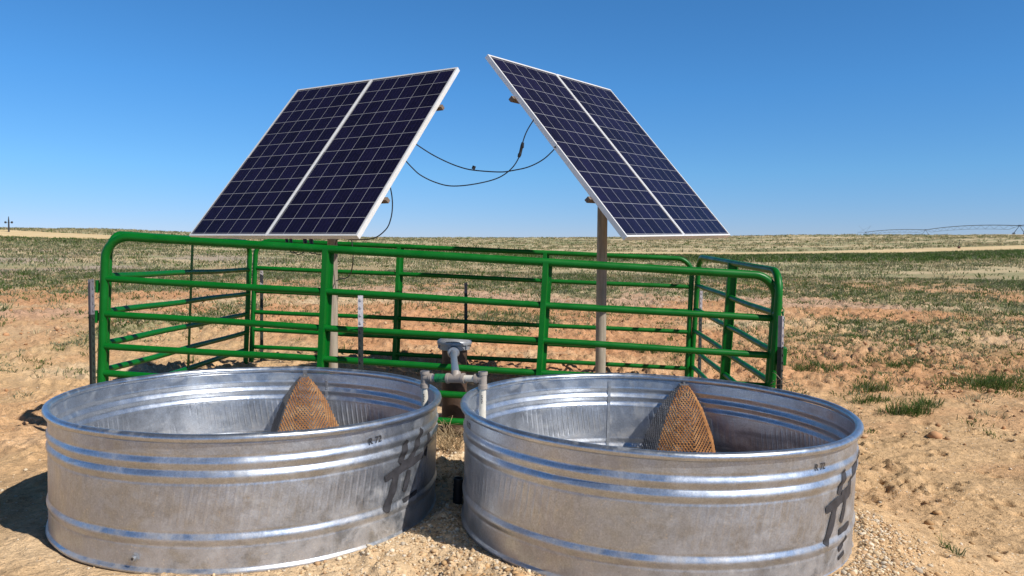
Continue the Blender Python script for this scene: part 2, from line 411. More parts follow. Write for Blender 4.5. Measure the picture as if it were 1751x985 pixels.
# ------------------------------------------------------------------ GROUND (structure)
def build_ground():
    rr = list(np.geomspace(0.9, 2.6, 22)[:-1]) + list(np.geomspace(2.6, 9, 400)[:-1]) + list(np.geomspace(9, 30, 190)[:-1]) + list(np.geomspace(30, 320, 190)[:-1]) + list(np.geomspace(320, 6000, 30))
    rr = np.array(rr)
    fa = np.linspace(R(-50), R(50), 660); ba = np.linspace(R(50), R(310), 70)[1:-1]
    ph = np.concatenate([fa, ba]); nc = len(ph); nr = len(rr)
    A, Q = np.meshgrid(ph, rr); x = (Q * np.sin(A)).ravel(); y = (Q * np.cos(A)).ravel()
    z = terrain(x, y) + detail(x, y)
    r = np.hypot(x, y)
    # colour of the soil itself: sand by the tanks, red earth further out, litter and straw beyond
    sand = np.array([.490, .325, .178]); sand2 = np.array([.545, .400, .250]); red = np.array([.470, .245, .125]); straw = np.array([.46, .37, .23]); green = np.array([.20, .215, .11])
    grey = np.array([.44, .33, .265])
    n1 = fbm(x * .45, y * .45, 21, 4); n2 = fbm(x * .18, y * .3, 23, 4)
    base = sand[None] + (sand2 - sand)[None] * sstep(.45, .65, n1)[:, None]
    left = sstep(-1.0, -5.0, x)
    kred = sstep(6.0 + 0, 9.5, y + 2.6 * (n1 - .5) * 2 - left * 5.5) * sstep(.30, .52, n2 + .06 * (1 - left)) * .95
    base = base * (1 - kred)[:, None] + red * kred[:, None]
    kr2 = sstep(.5, .66, fbm(x * 1.3, y * 1.3, 29, 3)) * .35 * sstep(3.5, 6, y)
    base = base * (1 - kr2)[:, None] + red * kr2[:, None]
    kg = sstep(.52, .64, fbm(x * .16, y * .34, 57, 3)) * .55 * sstep(12, 20, r)
    base = base * (1 - kg)[:, None] + grey * kg[:, None]
    kp = sstep(.5, .62, fbm(x * .10, y * .09, 83, 3)) * sstep(-6, -14, x) * sstep(22, 30, y) * (1 - sstep(60, 80, y)) * .7
    v = veg(x, y); kl = np.clip(v * .75, 0, 1) * sstep(7, 14, r)
    nn = fbm(x * 1.1, y * .8, 61, 3)[:, None]
    lit = straw * sstep(.4, .6, nn) + green * (1 - sstep(.4, .6, nn))
    base = base * (1 - kl)[:, None] + lit * kl[:, None]
    base = base * (1 - kp)[:, None] + np.array([.30, .25, .235]) * kp[:, None]
    kf = sstep(26, 60, r) * (1 - kp)
    fl = straw[None] + (green - straw)[None] * (sstep(.42, .62, fbm(x * .05, y * .12, 71, 4)) * .75)[:, None]
    base = base * (1 - kf)[:, None] + fl * kf[:, None]
    # dark green growth in front of the road, mostly right
    t = x / np.maximum(y, .1)
    kb = sstep(68, 90, y) * (1 - sstep(134, 140, y)) * sstep(-.05, .25, t) * .85
    base = base * (1 - kb)[:, None] + np.array([.15, .20, .07]) * kb[:, None]
    idx = np.arange(nr * nc).reshape(nr, nc)
    a = idx[:-1]; b = idx[1:]
    Fq = np.stack([a, np.roll(a, -1, 1), np.roll(b, -1, 1), b], -1).reshape(-1, 4)[:, ::-1]
    V = np.stack([x, y, z], -1)
    o = mesh_np('ground', V, Fq, SOIL, base)
    # close the hole under the camera
    me = o.data; bm = bmesh.new(); bm.from_mesh(me); bm.verts.ensure_lookup_table()
    bm.faces.new([bm.verts[i] for i in range(nc)][::-1]); bm.normal_update()
    bm.to_mesh(me); bm.free()
    return tag(o, 'sandy tan and red soil with patchy grass stretching to the horizon', kind='structure')
GROUND = build_ground()

# road
def build_road():
    t = np.linspace(-1.0, 1.0, 260); ds = np.linspace(139, 157, 9)
    V = []
    for d in ds:
        x = t * d; y = np.full_like(t, d); z = terrain(x, y) + .18 - .0 * d
        edge = min(d - 139, 157 - d)
        z = z + (fbm(x * .3, y * .6, 3, 2) - .5) * .1 - (0.5 if edge < .1 else 0)
        V.append(np.stack([x, y, z], -1))
    V = np.concatenate(V); n = len(t); idx = np.arange(len(ds) * n).reshape(len(ds), n)
    Fq = np.stack([idx[:-1, :-1], idx[:-1, 1:], idx[1:, 1:], idx[1:, :-1]], -1).reshape(-1, 4)
    M = NM('dirt_road'); p = M.n('ShaderNodeNewGeometry').outputs['Position']
    c = M.ramp(M.noise(.25, 5, .6, p), [(.3, (.58, .43, .23)), (.7, (.68, .53, .32))])
    M.set(Base_Color=c, Roughness=.95, Specular_IOR_Level=.1)
    tag(mesh_np('road', V, Fq, M.m), 'pale dirt road crossing the far field', kind='structure')
build_road()

# ------------------------------------------------------------------ vegetation
def blades(cx, cy, n, hgt, spread, width, cols, lean=.5, zs=None):
    """cx, cy: tuft centres; n blades each -> bent two-segment blades"""
    N = len(cx); k = n
    X = np.repeat(cx, k); Y = np.repeat(cy, k); H = np.repeat(hgt, k) * rng.uniform(.45, 1.1, N * k)
    SPR = np.repeat(spread, k); W = np.repeat(width, k)
    a = rng.uniform(0, 2 * np.pi, N * k); rad = SPR * rng.uniform(0, 1, N * k) ** .8
    bx = X + rad * np.cos(a); by = Y + rad * np.sin(a)
    bz = (np.repeat(zs, k) if zs is not None else gz(bx, by)) - .01
    la = a + rng.normal(0, .7, N * k); ln = H * rng.uniform(.15, lean * 1.5, N * k)
    wa = rng.uniform(0, np.pi, N * k); wx = np.cos(wa) * W / 2; wy = np.sin(wa) * W / 2
    mx = bx + np.cos(la) * ln * .35; my = by + np.sin(la) * ln * .35; mz = bz + H * .6
    tx = bx + np.cos(la) * ln; ty = by + np.sin(la) * ln; tz = bz + H * (1 - .25 * rng.uniform(0, 1, N * k))
    V = np.stack([np.stack([bx - wx, by - wy, bz], -1), np.stack([bx + wx, by + wy, bz], -1),
                  np.stack([mx - wx * .8, my - wy * .8, mz], -1), np.stack([mx + wx * .8, my + wy * .8, mz], -1),
                  np.stack([tx, ty, tz], -1)], 1)
    i0 = np.arange(N * k)[:, None] * 5
    Fq = np.concatenate([i0 + np.array([[0, 1, 3]]), i0 + np.array([[0, 3, 2]]), i0 + np.array([[2, 3, 4]])], 0)
    c = np.repeat(cols, k, 0) * rng.uniform(.7, 1.3, (N * k, 1)); C = np.repeat(c, 5, 0)
    return V.reshape(-1, 3), Fq, C
GCOL = np.array([[.072, .130, .026], [.12, .16, .052], [.205, .220, .13], [.50, .415, .25], [.33, .29, .17]])
def pick(n, p): return GCOL[rng.choice(5, n, p=p)] * rng.uniform(.85, 1.15, (n, 1))
def scatter(name, label, r0, r1, N, k, h, sp, wd, p, dens, amax=50):
    N = int(N * amax / 38); r = np.sqrt(rng.uniform(r0 ** 2, r1 ** 2, N)); a = rng.uniform(R(-amax), R(amax), N)
    x = r * np.sin(a); y = r * np.cos(a)
    keep = rng.uniform(0, 1, N) < dens(x, y, r); x = x[keep]; y = y[keep]; r = r[keep]; n = len(x)
    sc = rng.uniform(.6, 1.4, n)
    V, Fq, C = blades(x, y, k, h(r) * sc, sp(r) * sc, wd(r), pick(n, p), .8, terrain(x, y) if r0 > 30 else None)
    return tag(mesh_np(name, V, Fq, TINT, C), label, kind='stuff')
clear = lambda x, y: (np.minimum(np.hypot(x - T1[0], y - T1[1]), np.hypot(x - T2[0], y - T2[1])) > 1.3)
scatter('sparse_grass', 'small sparse green grass blades and weeds on bare red soil', 6.3, 18, 7000, 34,
        lambda r: .05 + .001 * r, lambda r: .07 + .006 * r, lambda r: .004 + .0005 * r, [.26, .34, .24, .06, .1],
        lambda x, y, r: np.clip(veg(x, y) * 1.2 + .05 * (fbm(x * 1.3, y * 1.3, 91, 2) > .58), 0, 1) * clear(x, y) * (y > 6.2))
scatter('meadow_grass', 'patchy olive and straw grass covering the middle field', 14, 42, 17000, 13,
        lambda r: .09 + .0012 * r, lambda r: .10 + .003 * r, lambda r: .006 + .0006 * r, [.16, .32, .32, .10, .10],
        lambda x, y, r: np.clip(veg(x, y) * 1.1 + .04, 0, 1))
scatter('field_grass', 'grey green and straw grass over the far field', 40, 139, 21000, 9,
        lambda r: .16 + .0008 * r, lambda r: .22 + .005 * r, lambda r: .012 + .0007 * r, [.08, .22, .30, .20, .20],
        lambda x, y, r: np.clip(sstep(.34, .56, fbm(x * .09, y * .14, 103, 3)) + .15, 0, 1))
def greenband(x, y, r): return sstep(68, 88, y + 14 * (fbm(x * .06, y * .08, 9, 2) - .5)) * (y < 137) * sstep(-.08, .2, x / y) + .35 * sstep(98, 110, y) * (y < 137) * (fbm(x * .05, y * .1, 7, 2) > .5)
scatter('roadside_weeds', 'dense green growth along the near edge of the dirt road', 62, 172, 46000, 8,
        lambda r: .42 + 0 * r, lambda r: .5 + 0 * r, lambda r: .10 + 0 * r, [.46, .36, .10, .02, .06], lambda x, y, r: np.clip(greenband(x, y, r), 0, 1))
scatter('ridge_grass', 'pale straw and green grass on the rise behind the road', 160, 330, 15000, 9,
        lambda r: .45 + 0 * r, lambda r: .7 + 0 * r, lambda r: .13 + 0 * r, [.10, .15, .12, .44, .19],
        lambda x, y, r: (y > 159) * np.clip(sstep(.36, .55, fbm(x * .03, y * .08, 113, 3)) + .2, 0, 1))
def tuft(x, y, h, sp, k, label, p=(.6, .3, .1, 0, 0), name='grass_tuft', width=.006, elong=1.0):
    m_ = max(3, int(k / 12)); cx = np.clip(rng.normal(0, sp * .42 * elong, m_), -sp * elong, sp * elong) + x; cy = np.clip(rng.normal(0, sp * .33, m_), -sp * .75, sp * .75) + y
    V, Fq, C = blades(cx, cy, 12, np.full(m_, h), np.full(m_, sp * .42), np.full(m_, width), pick(m_, p), .9)
    o = mesh_np(name, V - np.array([x, y, gz1(x, y)]), Fq, TINT, C); o.location = (x, y, gz1(x, y))
    return tag(o, label, 'grass', 'grass tufts on the bare soil right of the tanks')
tuft(3.66, 7.11, .15, .17, 330, 'bright green grass tuft nearest the right tank, brightest of its cluster')
tuft(4.05, 7.5, .12, .15, 170, 'thin low grass tuft just right of the brightest clump')
tuft(3.57, 7.62, .10, .22, 210, 'spreading grass tuft just left of and behind the brightest clump')
tuft(3.90, 8.25, .13, .22, 280, 'rounded green grass tuft at the back of the small cluster')
tuft(5.35, 8.5, .17, .42, 900, 'widest dark green grass patch near the right edge of the photo', elong=1.3)
tuft(3.74, 9.5, .13, .30, 480, 'long low grass patch a little right of the gate corner', elong=1.4)
tuft(4.95, 9.9, .12, .26, 300, 'low green grass patch farther back between gate corner and right edge')
tuft(2.12, 6.0, .18, .18, 220, 'grass tuft growing at the foot of the right gate corner post', (.4, .3, .1, .1, .1))
tuft(1.95, 11.0, .20, .24, 300, 'leafy grey green tuft seen through the gate beside the right pole', (.2, .4, .4, 0, 0))
tuft(2.05, 3.5, .07, .06, 40, 'tiny green sprout on the sand at the lower right')

# stones
def pebbles(name, label, N, fx, size, cols):
    ico = bmesh.new(); bmesh.ops.create_icosphere(ico, subdivisions=1, radius=1.0)
    bv = np.array([v.co[:] for v in ico.verts]); bf = np.array([[v.index for v in f.verts] for f in ico.faces]); ico.free()
    x, y = fx(N); n = len(x); z = gz(x, y); s = size(n)
    sc = rng.uniform(.6, 1.3, (n, 1, 3)) * s[:, None, None]; sc[:, :, 2] *= .7
    V = bv[None] * sc * rng.uniform(.75, 1.2, (n, len(bv), 1))
    a = rng.uniform(0, 6.28, n); ca, sa = np.cos(a)[:, None], np.sin(a)[:, None]
    X = V[..., 0] * ca - V[..., 1] * sa; Y = V[..., 0] * sa + V[..., 1] * ca
    V = np.stack([X + x[:, None], Y + y[:, None], V[..., 2] + z[:, None] + s[:, None] * .25], -1).reshape(-1, 3)
    Fq = (bf[None] + (np.arange(n) * len(bv))[:, None, None]).reshape(-1, 3)
    c = cols[rng.choice(len(cols), n)] * rng.uniform(.75, 1.2, (n, 1))
    return tag(mesh_np(name, V, Fq, STONE, np.repeat(c, len(bv), 0), shade=False), label, kind='stuff')
SC = np.array([[.56, .42, .26], [.50, .34, .19], [.62, .51, .37], [.42, .27, .15], [.58, .49, .38]])
def f_gap(N):
    x = rng.normal(-.24, .30, N); y = rng.uniform(2.6, 5.2, N)
    k = (np.hypot(x - T1[0], y - T1[1]) > .90) & (np.hypot(x - T2[0], y - T2[1]) > .90) & (rng.uniform(0, 1, N) < sstep(.3, .55, fbm(x * 3, y * 3, 5, 2)) + .25); return x[k], y[k]
pebbles('gravel', 'loose tan gravel spilled between and in front of the two tanks', 7500, f_gap, lambda n: rng.gamma(2.6, .0016, n) + .0016, SC)
def f_edge(N):
    a = rng.uniform(R(-100), R(5), N); r = .91 + np.abs(rng.normal(0, .10, N)) * (.5 + vnoise(a * 4, a * 0, 3)); return T2[0] + r * np.cos(a), T2[1] + r * np.sin(a)
pebbles('edge_gravel', 'pale gravel along the foot of the right tank', 3600, f_edge, lambda n: rng.gamma(2.6, .0016, n) + .0018, SC)
def f_all(N):
    r = np.sqrt(rng.uniform(2.4 ** 2, 9.5 ** 2, N)); a = rng.uniform(R(-42), R(42), N); x = r * np.sin(a); y = r * np.cos(a)
    k = (np.hypot(x - T1[0], y - T1[1]) > .9) & (np.hypot(x - T2[0], y - T2[1]) > .9) & (rng.uniform(0, 1, N) < sstep(.40, .62, fbm(x * .8, y * .8, 15, 3)) + .12)
    return x[k], y[k]
pebbles('pebbles', 'small scattered pebbles and crumbs of soil on the ground', 14000, f_all, lambda n: rng.gamma(1.8, .0015, n) + .0015, SC)
def f_clod(N):
    x = np.concatenate([rng.normal(.02, .16, N // 2), rng.normal(2.2, .5, N // 2)]); y = np.concatenate([rng.normal(2.86, .12, N // 2), rng.normal(3.9, .7, N // 2)])
    k = (np.hypot(x - T1[0], y - T1[1]) > .93) & (np.hypot(x - T2[0], y - T2[1]) > .93); return x[k], y[k]
pebbles('soil_clods', 'dry reddish soil clods in front of the gap and by the right tank', 420, f_clod, lambda n: rng.gamma(2.0, .0032, n) + .003, np.array([[.48, .31, .16], [.45, .28, .14]]))

def f_mid(N):
    r = np.sqrt(rng.uniform(6.8 ** 2, 26 ** 2, N)); a = rng.uniform(R(-40), R(40), N); x = r * np.sin(a); y = r * np.cos(a)
    k = rng.uniform(0, 1, N) < sstep(.42, .6, fbm(x * .7, y * .7, 131, 3)) * np.interp(r, [6.8, 9, 26], [.3, 1, .8]); return x[k], y[k]
pebbles('earth_clods', 'small red earth clods over the bare ground beyond the pen', 13000, f_mid, lambda n: rng.gamma(2.0, .006, n) + .006, np.array([[.46, .25, .13], [.43, .23, .115], [.48, .30, .17], [.52, .35, .21]]))

# ------------------------------------------------------------------ STOCK TANKS
TH = 0.519
def tank_profile():
    """outer wall radius by height"""
    def rad(z):
        zr = z - TH; r = .896 - .004 * (1 - z / TH)
        for c, h, w_ in ((-.098, .0072, .0185), (-.150, .0072, .0185), (-.395, .0072, .019)):
            u = (zr - c) / w_
            if abs(u) < 1.6: r += h * math.exp(-(u * u) * 1.6) - .0018 * math.exp(-((abs(u) - 1.35) ** 2) * 9)
        return r
    return rad
RAD = tank_profile()
TANK_LAB = ['round galvanized stock tank on the left, with a drain plug low on its front', 'round galvanized stock tank on the right, cut off by the bottom edge']
def tank_matrix(c, tx, ty, yaw):
    N = Vector((tx, ty, 1)).normalized(); A = Vector((1, 0, -tx)); A = (A - N * A.dot(N)).normalized(); B = N.cross(A)
    m_ = Matrix((A, B, N)).transposed().to_4x4(); m_.translation = Vector(c) - N * TH
    return m_
def make_tank(c, tx, ty, label, strokes, texts, plug, seam_deg):
    root = empty('stock_tank', label, 'stock tank', mat=tank_matrix(c, tx, ty, 0), group='galvanized stock tanks')
    zs = np.linspace(.012, TH - .016, 110); SEG = 220
    out = [(RAD(z), z) for z in zs]
    foot = [(.872, -.010), (.885, -.014), (.899, -.013), (.903, -.006), (.900, .003), (.893, .009)]
    inner = [(RAD(z) - .0025, z) for z in zs[::-1]]
    prof = foot + out + inner + [(.880, .012), (.85, .008), (.6, .012), (.3, .010), (.004, .012)]
    V = []; U = []; n = len(prof)
    for k in range(SEG):
        a = 2 * math.pi * k / SEG
        wob = .0022 * math.sin(3 * a + 1 + c[0]) + .0016 * math.sin(7 * a + 2 * c[0]) + .001 * math.sin(17 * a)
        for r, z in prof:
            rr = r + wob * (r > .5); V.append((rr * math.cos(a), rr * math.sin(a), z))
    Fs = []; UV = []
    for k in range(SEG):
        k2 = (k + 1) % SEG
        for i in range(n - 1):
            Fs.append((k * n + i, k2 * n + i, k2 * n + i + 1, k * n + i + 1))
            s0, s1 = k / SEG * 5.65, (k + 1) / SEG * 5.65
            UV += [(s0, prof[i][1]), (s1, prof[i][1]), (s1, prof[i + 1][1]), (s0, prof[i + 1][1])]
    me = bpy.data.meshes.new('tank_wall'); me.from_pydata(V, [], Fs); uvl = me.uv_layers.new(name='UVMap')
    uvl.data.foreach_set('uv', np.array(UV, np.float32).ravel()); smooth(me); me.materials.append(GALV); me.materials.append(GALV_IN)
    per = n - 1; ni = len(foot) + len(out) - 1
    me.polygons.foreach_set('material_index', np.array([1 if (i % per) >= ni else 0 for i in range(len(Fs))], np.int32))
    o = bpy.data.objects.new('tank_wall', me); COL.objects.link(o); o.parent = root
    # rolled rim
    b = MB(); rp = []
    ring = []
    NB = 14; V = []; UV = []; Fs = []
    for k in range(SEG):
        a = 2 * math.pi * k / SEG
        wob = .0022 * math.sin(3 * a + 1 + c[0]) + .0016 * math.sin(7 * a + 2 * c[0])
        dz = .0018 * math.sin(2 * a + c[0]) + .001 * math.sin(9 * a)
        for j in range(NB):
            q = 2 * math.pi * j / NB; r = .9 + wob + .0175 * math.cos(q); V.append((r * math.cos(a), r * math.sin(a), TH + dz + .0175 * math.sin(q)))
    for k in range(SEG):
        k2 = (k + 1) % SEG
        for j in range(NB):
            j2 = (j + 1) % NB; Fs.append((k * NB + j, k2 * NB + j, k2 * NB + j2, k * NB + j2))
            s0, s1 = k / SEG * 5.65, (k + 1) / SEG * 5.65; UV += [(s0, .5), (s1, .5), (s1, .5), (s0, .5)]
    me = bpy.data.meshes.new('rim'); me.from_pydata(V, [], Fs); uvl = me.uv_layers.new(name='UVMap')
    uvl.data.foreach_set('uv', np.array(UV, np.float32).ravel()); smooth(me); me.materials.append(GALV_RIM)
    o = bpy.data.objects.new('rim', me); COL.objects.link(o); o.parent = root
    # lap seam with solder dots inside the back wall
    sb = MB(); a = R(seam_deg)
    for i in range(24):
        z0 = .03 + i * .019; z1 = z0 + .019
        for k_, (da, dr) in enumerate(((-.004, 0), (.004, 0))): pass
        r0, r1 = RAD(z0) - .0028, RAD(z1) - .0028; P = []
        for rr, zz in ((r0, z0), (r1, z1)):
            for dr in (0, -.0025):
                for da in (-.009, .009): P.append(((rr + dr) * math.cos(a + da), (rr + dr) * math.sin(a + da), zz))
        sb.add(P, [(2, 3, 7, 6), (0, 2, 6, 4), (1, 5, 7, 3)])
    for z in ((TH - .11, TH - .06) if plug else ()):
        p = Vector(((RAD(z) - .006) * math.cos(a + .004), (RAD(z) - .006) * math.sin(a + .004), z)); sb.lathe([(.0, -.005), (.005, 0), (.0, .005)], 8, p)
    sb.build('seam', SEAM, root)
    # paint marks lie on the wall
    if strokes:
        pm = MB()
        for st, wd in strokes:
            pts = spline([(math.radians(t) * .9, z + TH, 0) for t, z in st], 10)
            # resample finely
            fine = []
            for p, q in zip(pts[:-1], pts[1:]):
                nseg = max(1, int((q - p).length / .006))
                fine += [p.lerp(q, i / nseg) for i in range(nseg)]
            fine.append(pts[-1]); nn = len(fine); ac = 5; V = []
            for i, p in enumerate(fine):
                t = (fine[min(i + 1, nn - 1)] - fine[max(i - 1, 0)]).normalized(); s_ = Vector((-t.y, t.x, 0))
                ww = wd * 1.15 * (.86 + .2 * math.sin(i * .45 + wd * 90) * .5 + .1 * random.random()) * (1 if 1 < i < nn - 2 else .8)
                for j in range(ac + 1):
                    q = p + s_ * ww * (j / ac - .5); rr = RAD(min(max(q.y, .02), TH - .02)) + .0022; an = q.x / .9
                    V.append((rr * math.cos(an), rr * math.sin(an), q.y))
            pm.add(V, [(i * (ac + 1) + j, i * (ac + 1) + j + 1, (i + 1) * (ac + 1) + j + 1, (i + 1) * (ac + 1) + j) for i in range(nn - 1) for j in range(ac)])
        o = pm.build('painted_mark', PAINT, root); o['label'] = 'black spray painted brush mark'
    for (deg, z, h, tilt) in texts:
        fc = bpy.data.curves.new('txt', 'FONT'); fc.body = 'R 72'; fc.size = h * 1.6; fc.align_x = 'CENTER'; fc.resolution_u = 4; fc.offset = .0007
        to = bpy.data.objects.new('stamp', fc); COL.objects.link(to)
        dg = bpy.context.evaluated_depsgraph_get(); dg.update(); tm = bpy.data.meshes.new_from_object(to.evaluated_get(dg))
        bpy.data.objects.remove(to); tm.name = 'size_stamp'
        for v in tm.vertices:
            zz = z + TH + v.co.y - h / 2 + tilt * v.co.x; an = R(deg) + v.co.x / .9; rr = RAD(zz) + .0018
            v.co = (rr * math.cos(an), rr * math.sin(an), zz)
        tm.materials.clear(); tm.materials.append(INK); o = bpy.data.objects.new('size_stamp', tm); COL.objects.link(o); o.parent = root
    if plug:
        a = R(plug[0]); z = plug[1] + TH; n_ = Vector((math.cos(a), math.sin(a), 0)); p = n_ * RAD(z) + Vector((0, 0, z)); Zv = Vector((0, 0, 1)); T_ = n_.cross(Zv)
        pb = MB(); pb.tube([p - n_ * .002, p + n_ * .008], .017, 6); pb.tube([p + n_ * .008, p + n_ * .02], .0095, 16)
        dp = pb.build('drain_plug', STEEL, root)
        MB().tube([p + n_ * .0202, p + n_ * .0206], .0055, 12).build('plug_socket', DARKM, dp)
    return root
GL = [([(-35.6, -.25), (-30.9, -.232), (-24.3, -.219), (-16.4, -.205)], .034), ([(-30.7, -.236), (-32.4, -.31), (-33.8, -.35), (-35.4, -.392)], .040), ([(-24.8, -.245), (-25.8, -.29), (-27.2, -.333)], .036),
      ([(-27.6, -.375), (-20.0, -.362)], .02), ([(-26.5, -.105), (-28, -.16), (-29.4, -.2)], .036), ([(-18, -.08), (-20.4, -.13), (-23.1, -.185), (-25.5, -.207), (-29.1, -.21)], .036), ([(-11.1, -.12), (-13.7, -.17), (-14.6, -.22)], .034)]
GR = [([(-52.1, -.25), (-45.7, -.232), (-36.6, -.218)], .036), ([(-47.2, -.235), (-49.1, -.32), (-51.7, -.385)], .040), ([(-41, -.235), (-42.1, -.29), (-43.5, -.325)], .032), ([(-44.4, -.362), (-36.6, -.355)], .028),
      ([(-39.7, -.395), (-41.8, -.42), (-44.1, -.435)], .026), ([(-42.4, -.115), (-44.2, -.16), (-45.7, -.205)], .036), ([(-37.5, -.155), (-38.3, -.205), (-44, -.212)], .034), ([(-24.4, -.10), (-33.7, -.13), (-36.6, -.165)], .036), ([(-39.8, -.46), (-43.9, -.47)], .02)]
tankL = make_tank((-1.2647, 3.8323, EYE - .7213), .0149, .0046, TANK_LAB[0], GL, [(-39.5, -.068, .024, .06)], (-101.3, -.472), 81)
tankR = make_tank((.6739, 3.6708, EYE - .7252), .0177, -.0034, TANK_LAB[1], GR, [(-55.5, -.069, .022, 0), (-163.7, -.055, .022, 0)], None, 96)

# ------------------------------------------------------------------ ESCAPE RAMPS (expanded metal, folded)
def ramp(apex, base, gray_first, label, root_loc):
    root = empty('escape_ramp', label, 'escape ramp', loc=root_loc, group='rusty escape ramps inside the tanks')
    O = Vector(root_loc); A = Vector(apex) - O; B = [Vector(b) - O for b in base]
    cen = sum(B, Vector()) / len(B); B = [cen + (p - cen) * .70 for p in B]
    def ring(t, tl):
        return [A.lerp(cen, t) + (p - cen) * tl for p in B]
    RINGS = [ring(.03, .10), ring(.12, .27), ring(.30, .52), ring(.60, .80), B]
    def facet(mb, poly):
        # strands of expanded metal clipped to a convex polygon
        o = sum(poly, Vector()) / len(poly); V = ((poly[2] + poly[3]) / 2 - (poly[0] + poly[1]) / 2).normalized(); U = (poly[1] - poly[0]); U = (U - V * U.dot(V)).normalized(); Nn = U.cross(V).normalized()
        P2 = [Vector(((p - o).dot(U), (p - o).dot(V))) for p in poly]; span = max(p.length for p in P2); pt = .0150
        for sgn in (-1, 1):
            dirv = Vector((.55 * sgn, .835)); nrm = Vector((dirv.y, -dirv.x)); k = -int(span / pt) - 1
            while k * pt < span:
                o2 = nrm * (k * pt + .003); lo, hi = -9, 9
                for i in range(len(P2)):
                    e = P2[(i + 1) % len(P2)] - P2[i]; en = Vector((-e.y, e.x))
                    f0 = en.dot(o2 - P2[i]); fd = en.dot(dirv)
                    if abs(fd) < 1e-12: continue
                    t = -f0 / fd
                    if fd > 0: lo = max(lo, t)
                    else: hi = min(hi, t)
                if hi - lo > .004:
                    P = [o + U * s_.x + V * s_.y + Nn * (.0012 * sgn) for s_ in (o2 + dirv * lo, o2 + dirv * hi)]
                    d = (P[1] - P[0]).normalized(); sd_ = d.cross(Nn); tw = (sd_ * .85 + Nn * .5 * sgn).normalized(); nn = d.cross(tw)
                    wv, tv = .0034, .0009; Q = []
                    for e in P:
                        for i, j in ((-1, -1), (1, -1), (1, 1), (-1, 1)): Q.append(e + tw * wv * i + nn * tv * j)
                    mb.add(Q, [(0, 1, 5, 4), (1, 2, 6, 5), (2, 3, 7, 6), (3, 0, 4, 7)])
                k += 1
    g = MB(); r_ = MB()
    for lo_, up_ in zip(RINGS[1:], RINGS[:-1]):
        for i in range(len(B) - 1):
            facet(g if i < gray_first else r_, [lo_[i], lo_[i + 1], up_[i + 1], up_[i]])
    def raw(mb, name, mat):
        me = bpy.data.meshes.new(name); me.from_pydata(mb.v, [], mb.f); me.materials.append(mat); o = bpy.data.objects.new(name, me); COL.objects.link(o); o.parent = root; return o
    o = raw(g, 'side_panel', GREYST); o['label'] = 'dull grey left side of the ramp'
    raw(r_, 'ramp_face', RUST)
    e = MB()
    for p, q in zip(B[:-1], B[1:]): e.tube([p, q], .003, 6)
    e.build('edge_wire', RUST, root)
    h = MB(); h.box(A + Vector((0, .002, -.012)), .05, .03, .008); h.box(A + Vector((0, .022, .004)), .022, .006, .035); h.tube([A + Vector((0, 0, -.012)), A + Vector((0, 0, .002))], .007, 6)
    h.build('rim_hook', GREYST, root)
ramp((-1.25, 4.66, .498), [(-1.57, 4.60, .015), (-1.40, 4.22, .012), (-1.20, 4.08, .012), (-1.0, 4.12, .012), (-.88, 4.28, .012), (-.84, 4.5, .012)], 1,
     'rusty mesh escape ramp inside the left tank', (-1.2, 4.25, .012))
ramp((1.000, 4.48, .497), [(.60, 4.42, .012), (.70, 4.18, .012), (.82, 4.02, .012), (1.0, 3.97, .012), (1.18, 4.06, .012), (1.26, 4.30, .012)], 1,
     'rusty mesh escape ramp inside the right tank', (.95, 4.2, .012))

# ------------------------------------------------------------------ GATES
HS = [1.1947, .887, .6253, .3949, .1923, 0.0]
def gate_matrix(c, yaw, tilt, lean):
    A = Vector((math.cos(yaw) * math.cos(tilt), math.sin(yaw) * math.cos(tilt), math.sin(tilt))); N = Vector((-math.sin(yaw), math.cos(yaw), 0))
    Z0 = A.cross(N); Z = Z0 * math.cos(lean) + N * math.sin(lean); Y = Z.cross(A)
    m_ = Matrix((A, Y, Z)).transposed().to_4x4(); m_.translation = Vector((c[0], c[1], c[2] + EYE)); return m_
def make_gate(label, c, yaw, tilt, lean, L, braces, rt=.027, r=.024, thick=.03, flip=1, hinges=True):
    root = empty('gate_panel', label, 'gate panel', mat=gate_matrix(c, yaw, tilt, lean), group='green tube gate panels round the well')
    h = L / 2; cr = .17; top = HS[0]; foot = -.17
    pts = [(-h, 0, foot), (-h, 0, top - cr - .1)] + [(-h + cr + cr * math.cos(R(a)), 0, top - cr + cr * math.sin(R(a))) for a in np.linspace(180, 90, 9)]
    pts += [(h - cr + cr * math.cos(R(a)), 0, top - cr + cr * math.sin(R(a))) for a in np.linspace(90, 0, 9)] + [(h, 0, top - cr - .1), (h, 0, foot)]
    MB().tube(pts, rt, 18).build('frame', GREEN, root)
    for z in HS[1:]:
        pts = [(-h + .02 + (L - .04) * i / 12, .002 * math.sin(i * 1.3 + z * 7), z + .003 * math.sin(i * .9 + z * 11)) for i in range(13)]
        MB().tube(pts, r, 14).build('rail', GREEN, root)
    for a in braces:
        b = MB(); f = .036; t_ = thick
        prof = [(-f, -t_ * flip), (.0, -t_ * flip), (.006, -t_ * flip * .6), (.010, t_ * flip * .6), (.016, t_ * flip), (f, t_ * flip)]
        zt, zb = top + .0, foot + .005; th = .0035
        V = []; 
        for z in (zb, zt):
            V += [(a + x, y - th, z) for x, y in prof] + [(a + x, y + th, z) for x, y in prof]
        n = len(prof); Fs = []
        for i in range(n - 1):
            Fs += [(i, i + 1, 2 * n + i + 1, 2 * n + i), (n + i, 3 * n + i, 3 * n + i + 1, n + i + 1), (i, n + i, n + i + 1, i + 1), (2 * n + i, 2 * n + i + 1, 3 * n + i + 1, 3 * n + i)]
        Fs += [(0, 2 * n, 3 * n, n), (n - 1, 2 * n - 1, 4 * n - 1, 3 * n - 1)]
        b.add(V, Fs).build('brace', GREEN, root, 25)
    return root
